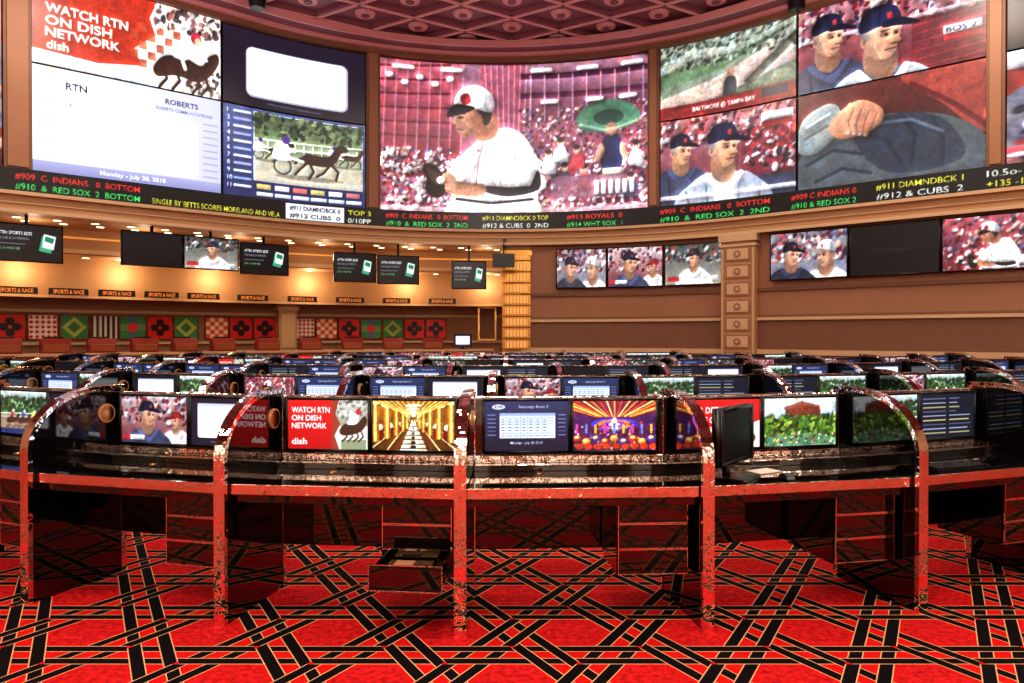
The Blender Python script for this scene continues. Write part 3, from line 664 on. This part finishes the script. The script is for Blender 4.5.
# ticker
def cv_tick():
    c=Cv(29.6,.43,66,(4,5,6)); R=(224,44,40); G=(50,200,96); Y=(210,205,60); Wt=(210,215,210)
    def T(s,row,t,col,w): c.text(t,s+14.8,.19 if row==0 else .385,.115,col,w,False)
    def two(s,a,b,ca,cb,w): T(s,0,a,ca,w); T(s,1,b,cb,w)
    two(-14.6,'#907 C YANKEES  1  BOTTOM','#908 & RAYS  3  BOTTOM 4TH',R,G,2.8)
    two(-11.25,'#909  C  INDIANS   0  BOTTOM','#910  &  RED SOX  2  BOTTOM',R,G,2.25)
    T(-8.75,1,'SINGLE BY BETTS SCORES MORELAND AND VELA',Y,2.9)
    c.rect(9.1,.03,10.6,.40,(205,208,215)); c.text('#911 DIAMNDBCK 0',9.2,.18,.10,(20,20,40),1.3,True); c.text('#912 CUBS  0',9.2,.36,.10,(20,20,40),1.3,True)
    two(-4.1,'TOP 3','0/10PP',Y,Wt,.6)
    two(-3.1,'#909  C  INDIANS   0  BOTTOM','#910  &  RED SOX  2  2ND',R,G,2.2)
    two(-.5,'#911 DIAMNDBCK 0 TOP','#912 & CUBS  0  2ND',Y,Wt,1.8)
    two(1.8,'#913 ROYALS  0','#914 WHT SOX  1',R,G,1.5)
    two(4.3,'#909  C  INDIANS   0  BOTTOM','#910  &  RED SOX  2  2ND',R,G,2.8)
    two(7.6,'#909 C INDIANS 0','#910 & RED SOX 2',R,G,1.4)
    two(9.4,'#911 DIAMNDBCK 1','#912 & CUBS  2',Y,Wt,1.6); two(11.4,'10.5o-10','+135 -155',Wt,Y,.8)
    two(12.6,'#915 ASTROS','#916 MARINERS',R,G,1.5)
    return c
panel('ticker_strip',cv_tick(),-14.8,14.8,4.42,4.84,-.16)
p=MB(); slab(p,-15,15,-.15,.2,4.40,4.86,M_dark); obj('ticker_housing',p.mesh('ticker_housing'),parent=disp)
# fascia under ticker
p=MB(); slab(p,-15.5,15.5,-.10,.5,4.02,4.40,M_beige); slab(p,-15.5,15.5,-.2,-.1,4.34,4.41,M_cream); slab(p,-15.5,15.5,-.16,-.1,3.99,4.06,M_cream); slab(p,-15.5,15.5,-.13,-.1,4.18,4.20,M_cream)
obj('trim_2',p.mesh('trim_2'))

# right wall below the display
p=MB(); slab(p,.55,15.5,.05,.45,0,4.02,M_tan); obj('wall_right_curve',p.mesh('wall_right_curve'))
p=MB()
slab(p,.55,15.5,.0,.05,2.62,2.70,M_tan2); slab(p,.55,15.5,-.03,.05,1.93,2.0,M_cream); slab(p,.55,15.5,.02,.05,2.0,2.06,M_tan2)
slab(p,.55,15.5,-.04,.05,1.12,1.24,M_cream); slab(p,.55,15.5,.0,.05,0,.22,M_cream); slab(p,.55,15.5,.03,.05,1.26,1.9,M_tan2)
obj('baseboard_right',p.mesh('baseboard_right'))
# pilaster
def pilaster(s,wd,name):
    x,y,t=PC(s,0); b=MB()
    b.box(-wd/2,wd/2,-.16,.06,0,4.0,M_beige); b.box(-wd/2-.05,wd/2+.05,-.22,.06,3.82,4.0,M_cream); b.box(-wd/2-.05,wd/2+.05,-.22,.06,0,.3,M_cream)
    b.box(-wd/2-.03,wd/2+.03,-.19,.06,3.7,3.76,M_cream)
    for z in np.arange(.4,3.6,.42):
        b.box(-wd/2+.10,wd/2-.10,-.175,-.16,z,z+.36,M_tan); b.box(-wd/2+.16,wd/2-.16,-.19,-.175,z+.05,z+.31,M_cream); b.cyl((0,-.205,z+.18),'y',.09,.02,M_tan,16); b.cyl((0,-.215,z+.18),'y',.04,.02,M_cream,12)
    b.box(-wd/2+.02,-wd/2+.06,-.185,-.16,.35,3.65,M_cream); b.box(wd/2-.06,wd/2-.02,-.185,-.16,.35,3.65,M_cream)
    bev(obj(name,b.mesh(name),(x,y,0),-t),.008)
pilaster(6.32,.85,'wall_pilaster'); pilaster(13.2,.8,'wall_pilaster')
# gilded column at the end of the counter opening
x,y,t=PC(.42,.1); b=MB(); b.box(-.36,.36,-.1,.5,0,4.02,M_beige)
for z in np.arange(1.2,3.7,.3):
    b.box(-.38,.38,-.16,-.1,z,z+.26,M_gold); b.box(-.30,.30,-.185,-.16,z+.04,z+.22,M_glow) 
    for k in range(-3,4): b.box(k*.09-.012,k*.09+.012,-.20,-.18,z+.03,z+.23,M_gold)
b.box(-.42,.42,-.2,.0,3.72,3.84,M_gold); obj('gilded_column',b.mesh('gilded_column'),(x,y,0),-t)

# TVs right wall
def hang(s,z,wd,hh,cv,off=-.06,pole=None,tilt=0,name='wall_television'):
    x,y,t=PC(s,off); e=obj(name,None,(x,y,z),-t)
    obj('screen',tv_mesh('tv',cv,wd,hh,.025,.07),parent=e,rx=tilt)
    b=MB()
    if pole: b.box(-.03,.03,.07,.12,0,pole-z,M_plastic); b.box(-.2,.2,.06,.1,-.1,.1,M_plastic); b.box(-.1,.1,.03,.16,pole-z-.02,pole-z,M_plastic)
    else: b.box(-.25,.25,.07,-off+.05,-.15,.15,M_plastic)
    obj('bracket',b.mesh('bracket'),parent=e)
for s,wd,cv in ((2.18,1.3,m_two()),(3.62,1.42,m_mgr()),(5.14,1.42,m_player())): hang(s,3.35,wd,1.0,cv,-.10)
for s,wd,cv in ((7.95,1.68,m_two()),(9.72,1.7,m_dark()),(11.5,1.72,m_pit())): hang(s,3.39,wd,1.04,cv,-.10)
# left hanging TVs
cards=m_cards
for s,z,wd,cv in ((-12.3,3.45,1.2,cards()),(-11.0,3.45,1.22,cards()),(-8.62,3.5,1.24,m_off()),(-7.33,3.5,1.22,m_player()),(-6.06,3.45,1.16,cards()),(-3.82,3.36,1.06,cards()),(-2.70,3.33,1.06,cards()),(-.85,3.22,.9,cards())):
    hang(s,z,wd,.72,cv,.30,4.05,0,'hanging_television')
# ------------------------------------------------------------ betting counter zone (left)
zone=MB(); slab(zone,-15,.2,.45,2.0,4.02,4.1,M_beige); slab(zone,-15,.2,2.0,2.12,3.5,4.1,M_beige); slab(zone,-15,.2,2.0,4.4,3.44,3.5,M_beige); slab(zone,-15,.2,1.94,2.0,3.46,3.56,M_cream); slab(zone,-15,.2,1.96,2.0,3.80,3.84,M_glow)
obj('ceiling_counter',zone.mesh('ceiling_counter'))
zone=MB(); slab(zone,-15,.9,4.0,4.3,0,3.5,M_tan); obj('wall_back',zone.mesh('wall_back'))
zone=MB(); slab(zone,-15,.3,3.9,4.0,2.15,2.22,M_cream); slab(zone,-15,.3,3.9,4.0,1.33,1.4,M_cream); slab(zone,-15,.3,3.92,4.0,2.9,3.4,M_beige); slab(zone,-15,.3,3.88,3.92,2.86,2.9,M_glow); slab(zone,-15,.3,3.2,3.3,2.5,3.44,M_beige); slab(zone,-15,.3,3.16,3.2,2.48,2.54,M_cream)
obj('trim_3',zone.mesh('trim_3'))
zone=MB(); x,y,t=PC(.62,.4); zone.box(-.1,.1,0,4.2,0,4.1,M_tan); obj('wall_return',zone.mesh('wall_return'),(x,y,0),-t)
d=MB() 
for s in np.arange(-14,0,.72):
    for off,z in ((1.2,4.018),(2.7,3.438),(.72,4.018)):
        x,y,t=PC(s+.2*(off>1),off); d.cyl((x,y,z-.012),'z',.075,.012,M_lamp,14); d.cyl((x,y,z-.008),'z',.11,.008,M_cream,14)
obj('recessed_downlights',d.mesh('recessed_downlights'))
for s in (-13,-10.8,-8.6,-6.4,-4.4,-2.2,-.4):
    x,y,t=PC(s,2.75); l=bpy.data.lights.new('counter_downlight','POINT'); l.energy=30; l.color=(1,.74,.46); l.shadow_soft_size=.15; o=bpy.data.objects.new('counter_downlight',l); COL.objects.link(o); o.location=(x,y,3.1)
    x,y,t=PC(s,1.0); l=bpy.data.lights.new('soffit_downlight','POINT'); l.energy=11; l.color=(1,.76,.5); l.shadow_soft_size=.1; o=bpy.data.objects.new('soffit_downlight',l); COL.objects.link(o); o.location=(x,y,3.7)
# art tiles
def art(k):
    c=Cv(20,20,1.6,(190,20,24))
    if k==0:
        c.rect(0,0,20,20,(226,24,28)) 
        for a in range(4): t=math.pi/2*a; c.ell(10+4.5*math.cos(t),10+4.5*math.sin(t),3.2,3.2,(24,10,10))
    elif k==1:
        c.rect(0,0,20,20,(250,242,230))
        for i in range(5):
            for j in range(5): c.ell(2+i*4,2+j*4,1.3,1.3,(210,24,28))
    elif k==2:
        c.rect(0,0,20,20,(60,140,74)); c.poly([(10,1),(19,10),(10,19),(1,10)],(180,200,84)); c.poly([(10,5),(15,10),(10,15),(5,10)],(70,120,60))
    elif k==3:
        c.rect(0,0,20,20,(240,230,210)) 
        for i in range(5): c.rect(i*4,0,i*4+2,20,(40,20,16))
    elif k==4:
        c.rect(0,0,20,20,(70,150,96)); c.rect(7,0,13,20,(80,130,140)); c.rect(0,7,20,13,(120,170,96)); c.ell(10,10,4,4,(230,50,40))
    else:
        c.rect(0,0,20,20,(236,84,44)) 
        for i in range(5):
            for j in range(5):
                if (i+j)%2: c.rect(i*4,j*4,i*4+4,j*4+4,(250,232,200))
    return c
arts=[tv_mesh('mosaic',art(k),.60,.58,.03,.05,M_art,M_counter) for k in range(6)]
def tiles(s0,s1,seq):
    s=s0;i=0
    while s<s1:
        st=.68 if s<-SM else .475
        x,y,t=PC(s,3.93); obj('mosaic_wall_tile',arts[seq[i%len(seq)]],(x,y,1.78),-t); s+=st; i+=1
tiles(-12.9,-5.1,[3,2,0,0,1,2,3,4,0,2,5,0,0,2,5,1]); tiles(-4.35,-1.2,[1,5,0,4,2,0,0,5])
x,y,t=PC(-4.75,3.7); b=MB(); b.box(-.26,.26,-.2,.3,0,3.44,M_beige); b.box(-.31,.31,-.25,.3,2.3,2.42,M_cream); b.box(-.31,.31,-.25,.3,0,.3,M_cream); b.box(-.2,.2,-.22,-.2,1.2,2.2,M_cream); obj('counter_pillar',b.mesh('counter_pillar'),(x,y,0),-t)
# framed mirror near opening end
x,y,t=PC(-.35,3.9); b=MB(); b.box(-.3,.3,-.05,.08,1.4,2.5,M_brass); b.box(-.24,.24,-.06,-.04,1.46,2.44,M_tan2); obj('framed_mirror',b.mesh('framed_mirror'),(x,y,0),-t)
# counter
b=MB(); slab(b,-15,-.2,1.9,2.5,0,1.1,M_counter); slab(b,-15,-.2,1.82,2.6,1.1,1.16,M_cream); slab(b,-15,-.2,1.86,1.9,.5,.9,M_maroon); slab(b,-15,-.2,1.86,1.9,1.0,1.04,M_brass)
obj('betting_counter',b.mesh('betting_counter'))
tb=MB(); tb.prism([(-.12,0),(.2,0),(.2,.22),(.1,.34),(-.02,.34),(-.12,.2)],-.3,.3,M_maroon); tb.box(-.26,.26,-.14,-.11,.03,.2,M_counter); tb.box(-.2,.2,.2,.26,.05,.38,M_plastic); tme=tb.mesh('betting_terminal')
for s in np.arange(-14,-.8,.95):
    x,y,t=PC(s,2.2); bev(obj('betting_terminal',tme,(x,y,1.16),-t),.02)
sg=Cv(30,5,2.2,(20,10,8)); sg.text('SPORTS & RACE',3,4,3,(240,130,50),24,True); sme=tv_mesh('sign',sg,.8,.13,.015,.05)
for s in np.arange(-14,-.5,1.05):
    x,y,t=PC(s,2.9); obj('betting_window_sign',sme,(x,y,2.62),-t)
cme=tv_mesh('ctr',m_win(),.5,.34,.02,.05); x,y,t=PC(-.95,2.1)
e=obj('counter_monitor',None,(x,y,1.42),-t); obj('screen',cme,parent=e); b=MB(); b.box(-.04,.04,.05,.09,-.26,.05,M_plastic); b.box(-.14,.14,-.04,.14,-.26,-.245,M_plastic); obj('stand',b.mesh('stand'),parent=e)
# speaker hanging
x,y,t=PC(.1,-1.0); b=MB(); b.prism([(-.15,0),(.15,.05),(.15,.36),(-.15,.36)],-.28,.28,M_plastic); b.box(-.02,.02,-.02,.02,.36,.62,M_plastic); b.box(-.02,.02,-.02,.9,.6,.63,M_plastic); b.box(-.05,.05,.84,.9,.6,.85,M_plastic); bev(obj('loudspeaker',b.mesh('loudspeaker'),(x,y,3.30),-t),.02)
b=MB(); b.cyl((0,0,0),'z',.16,.22,M_plastic,20,.2); b.cyl((0,0,.22),'z',.2,.14,M_plastic,20)
for px_,py_ in ((-5.7,16.6),(6.4,16.7)): obj('ceiling_spotlight',b.mesh('ceiling_spotlight'),(px_,py_,8.88))

# ------------------------------------------------------------ carrels
DEP=.68; TOPZ=1.235
prof=[(0,0),(0,.90)]
for a in range(1,17):
    t=math.pi/2*a/16; prof.append((.50-.50*math.cos(t),.90+(TOPZ-.90)*math.sin(t)))
prof+=[(DEP,TOPZ)]
db=MB(); db.prism(prof+[(DEP,0)],-.027,.027,M_black)
k=db.mi(M_rose); i0=len(db.v); n=len(prof)
for j,(y,z) in enumerate(prof):
    a=Vector(prof[max(0,j-1)]); b_=Vector(prof[min(n-1,j+1)]); tt=(b_-a).normalized(); nn=Vector((-tt.y,tt.x))
    o1=(y+nn.x*.014,z+nn.y*.014); o2=(y-nn.x*.016,z-nn.y*.016)
    if j==0: o1=(-.014,0); o2=(.016,0)
    db.v+=[(-.032,*o2),(-.032,*o1),(.032,*o1),(.032,*o2)]
for j in range(n-1):
    p=i0+4*j
    for a in range(4):
        b_=(a+1)%4; db.f.append((p+a,p+b_,p+4+b_,p+4+a)); db.m.append(k)
db.f.append((i0,i0+1,i0+2,i0+3)); db.m.append(k)
db.box(-.031,.031,DEP-.035,DEP+.005,0,TOPZ,M_rose)
db.cyl((.027,.53,1.07),'x',.062,.012,M_wood,24); db.cyl((.038,.53,1.07),'x',.05,.004,M_brass,24)
DIV=db.mesh('divider')
def bay_mesh(R,dl,open_drawer=False):
    a0=R*math.sin(dl/2)-.03; a1=(R-DEP)*math.sin(dl/2)-.03
    def aw(y): return a0+(a1-a0)*y/DEP
    b=MB(); b.trap(aw(.05),aw(.64),.05,.64,.725,.76,M_granite)
    b.trap(aw(.036),aw(.05),.036,.05,.710,.766,M_rose)
    b.trap(aw(.07),aw(.09),.07,.09,.66,.725,M_black)
    b.trap(aw(.64),aw(.68),.64,.68,.27,1.19,M_black); b.trap(aw(.635),aw(.685),.635,.685,1.19,1.204,M_rose)
    b.trap(aw(.56),aw(.64),.56,.64,.76,.80,M_black); b.trap(aw(.555),aw(.56),.555,.56,.795,.803,M_rose)
    # added reflector strip under the monitors, catches the bright rear wall
    b.trap(aw(.625),aw(.64),.625,.64,.80,.845,M_rose)
    b.cyl((-.2,.5,.76),'z',.03,.005,M_brass,16)
    q=MB(); x1=aw(.3)-.01; x0=x1-.40; y0=.15
    q.box(x0,x1,y0,.6,.26,.69,M_black)
    for j in range(3):
        z1=.68-j*.14; z0=z1-.13; dy=0
        if open_drawer and j==2: dy=-.26
        q.box(x0+.012,x1-.012,y0-.016+dy,y0+dy-.001,z0,z1,M_drawer)
        for (A,B,C_,D) in ((x0+.006,x1-.006,z1-.001,z1+.004),(x0+.006,x1-.006,z0-.004,z0+.001),(x0+.006,x0+.011,z0,z1),(x1-.011,x1-.006,z0,z1)):
            q.box(A,B,y0-.02+dy,y0-.012+dy,C_,D,M_rose)
        if dy:
            q.box(x0+.02,x0+.03,y0+dy,y0,z0+.01,z1-.02,M_drawer); q.box(x1-.03,x1-.02,y0+dy,y0,z0+.01,z1-.02,M_drawer); q.box(x0+.02,x1-.02,y0+dy,y0,z0+.005,z0+.015,M_wood)
            q.box(x0+.06,x1-.1,y0+dy+.03,y0-.03,z0+.02,z1-.045,M_brass); q.box(x0+.1,x1-.2,y0+dy+.05,y0-.05,z1-.045,z1-.04,M_wood)
    return b.mesh('desk_body'),q.mesh('drawer_pedestal')
MON={}
def mon(k,fn):
    if k not in MON: MON[k]=tv_mesh('monitor_'+k,fn(),.505,.30,.014,.035)
    return MON[k]
FN=dict(dish=m_dish,dish2=m_dish2,gold=m_gold,blue=m_blue,casino=m_casino,trees=m_trees,mgr=m_mgr,win=m_win,race=m_race,lst=m_list,pit=m_pit,player=m_player,dark=m_off)
def row(cx,ymin,R,dl,ph0,i0,i1,screens,detailed=False,rnd=None):
    B,Q=bay_mesh(R,dl); QO=bay_mesh(R,dl,True)[1] if detailed else None
    cy=ymin+R
    for i in range(i0,i1+1):
        ph=ph0+dl*(i+.5); x=cx+R*math.sin(ph); y=cy-R*math.cos(ph); sag=R*(1-math.cos(dl/2))
        e=obj('betting_carrel',None,(x-math.sin(ph)*sag,y+math.cos(ph)*sag,0),ph)
        bo=obj('desk_body',B,parent=e) 
        if detailed: bev(bo,.003)
        obj('drawer_pedestal',QO if (detailed and i==-1) else Q,parent=e)
        pl=[(-1,i)] + ([(1,i+1)] if i==i1 else [])
        for sd,_ in pl:
            a=ph+sd*dl/2; wx=cx+R*math.sin(a); wy=cy-R*math.cos(a)
            dv=obj('divider',DIV,parent=e); ex,ey=e.location.x,e.location.y
            v=Matrix.Rotation(-ph,3,'Z')@Vector((wx-ex,wy-ey,0)); dv.location=v; dv.rotation_euler=(0,0,sd*dl/2)
        for sd in (-1,1):
            key=screens.get((i,sd)) if screens else None
            if key is None: key=random.choice(rnd)
            if key=='off': continue
            mo=obj('computer_monitor',mon(key,FN[key]),(0,0,0),ph)
            lx=sd*.268; ly=.585
            mo.location=(e.location.x+lx*math.cos(ph)-ly*math.sin(ph),e.location.y+lx*math.sin(ph)+ly*math.cos(ph),1.03)
ALL=['dish','blue','mgr','race','win','trees','dish2','gold','lst','pit','player','casino']
scr={(-4,-1):'race',(-4,1):'mgr',(-3,-1):'race',(-3,1):'win',(-2,-1):'mgr',(-2,1):'win',(-1,-1):'dish',(-1,1):'gold',(0,-1):'blue',(0,1):'casino',(1,-1):'dish2',(1,1):'trees',(2,-1):'race',(2,1):'lst',(3,-1):'blue',(3,1):'dish'}
YF=3.86
row(-.05,YF,8.5,.155,-.026,-4,3,scr,True,ALL)
FAR=['blue','race','lst','mgr','dark','pit','lst','player','win','blue','dark','dish']
row(.1,6.24,14,.094,-.02,-6,5,None,False,FAR)
row(0,8.6,15,.088,-.05,-6,6,None,False,FAR)
row(.2,10.9,15,.088,-.02,-7,6,None,False,FAR)
row(0,13.1,14,.094,-.04,-5,4,None,False,FAR)
row(.1,15.3,14,.094,-.02,-3,2,None,False,FAR)

# freestanding monitor, bay right of centre
def desk_pos(ph,lx,ly,cx=-.05,R=8.5,cy=YF+8.5):
    x=cx+R*math.sin(ph); y=cy-R*math.cos(ph)
    return x+lx*math.cos(ph)-ly*math.sin(ph), y+lx*math.sin(ph)+ly*math.cos(ph)
ph=-.026+.155*1.5
x,y=desk_pos(ph,-.36,.26)
e=obj('desktop_monitor',None,(x,y,.762),ph+math.radians(40))
obj('screen',tv_mesh('dm',m_off(),.44,.28,.02,.05),(0,0,.25),parent=e)
b=MB(); b.box(-.03,.03,.05,.08,.01,.26,M_plastic); b.prism([(-.1,0),(.14,0),(.14,.012),(-.08,.016)],-.12,.12,M_plastic); bev(obj('stand',b.mesh('stand'),parent=e),.004)
def keyboard(x,y,rz):
    b=MB(); b.prism([(-.07,0),(.07,0),(.07,.024),(-.07,.012)],-.22,.22,M_plastic)
    for r in range(5):
        for q in range(14): b.box(-.21+q*.03,-.21+q*.03+.025,-.06+r*.025,-.06+r*.025+.02,.012+r*.0022,.024+r*.0022,M_dark)
    obj('keyboard',b.mesh('keyboard'),(x,y,.762),rz)
x,y=desk_pos(-.026+.155*2.5,-.18,.2); keyboard(x,y,.35)
b=MB(); b.prism([(-.05,0),(.05,0),(.05,.02),(.01,.036),(-.03,.028)],-.03,.03,M_plastic); x,y=desk_pos(ph,-.1,.17); o=bev(obj('computer_mouse',b.mesh('computer_mouse'),(x,y,.762),ph),.01,3)
b=MB(); b.box(-.09,.09,-.06,.06,0,.004,M_paper); x,y=desk_pos(ph,-.1,.42); obj('betting_form',b.mesh('betting_form'),(x,y,.762),ph+.3)

# ------------------------------------------------------------ lights
def area(nm,loc,sx,sy,e,c,rot=(0,0,0)):
    l=bpy.data.lights.new(nm,'AREA'); l.shape='RECTANGLE'; l.size=sx; l.size_y=sy; l.energy=e; l.color=c
    o=bpy.data.objects.new(nm,l); COL.objects.link(o); o.location=loc; o.rotation_euler=rot
for x in (-8,0,8):
    for y in (1,7,13): area('added_front_key',(x,y,9.0),1.4,1.4,300 if y<5 else 130,(1,.89,.78))
area('added_front_key',(0,-2.2,7.0),4,1.5,320,(1,.9,.8),(math.radians(38),0,0))  # added key light for the front carpet and desk fronts
for x in (-8,0,8): area('added_rear_wall_fill',(x,-1.6,5.5),3,.4,330,(1,.93,.84),(math.radians(-50),0,0))  # added lamps that brighten the unseen rear columns for trim reflections
for x in (-6,0,6): area('added_ceiling_fill',(x,13,6.6),2,2,100,(1,.86,.88),(math.pi,0,0))  # added fill lamps aimed up to lift the ceiling, no fixture there
for x,y in ((3,15.5),(7.5,12.5),(-7.5,12.5)): area('wall_washer',(x,y,8.6),1.2,1.2,100,(1,.78,.56))
wd=bpy.data.worlds.new('World'); scene.world=wd; wd.use_nodes=True; wd.node_tree.nodes['Background'].inputs[0].default_value=(1,.85,.75,1); wd.node_tree.nodes['Background'].inputs[1].default_value=.1

cam=bpy.data.cameras.new('camera'); cam.lens=26; cam.sensor_width=36; co=bpy.data.objects.new('camera',cam); COL.objects.link(co)
co.location=(0,0,1.58); co.rotation_euler=(math.radians(89.5),0,0); scene.camera=co
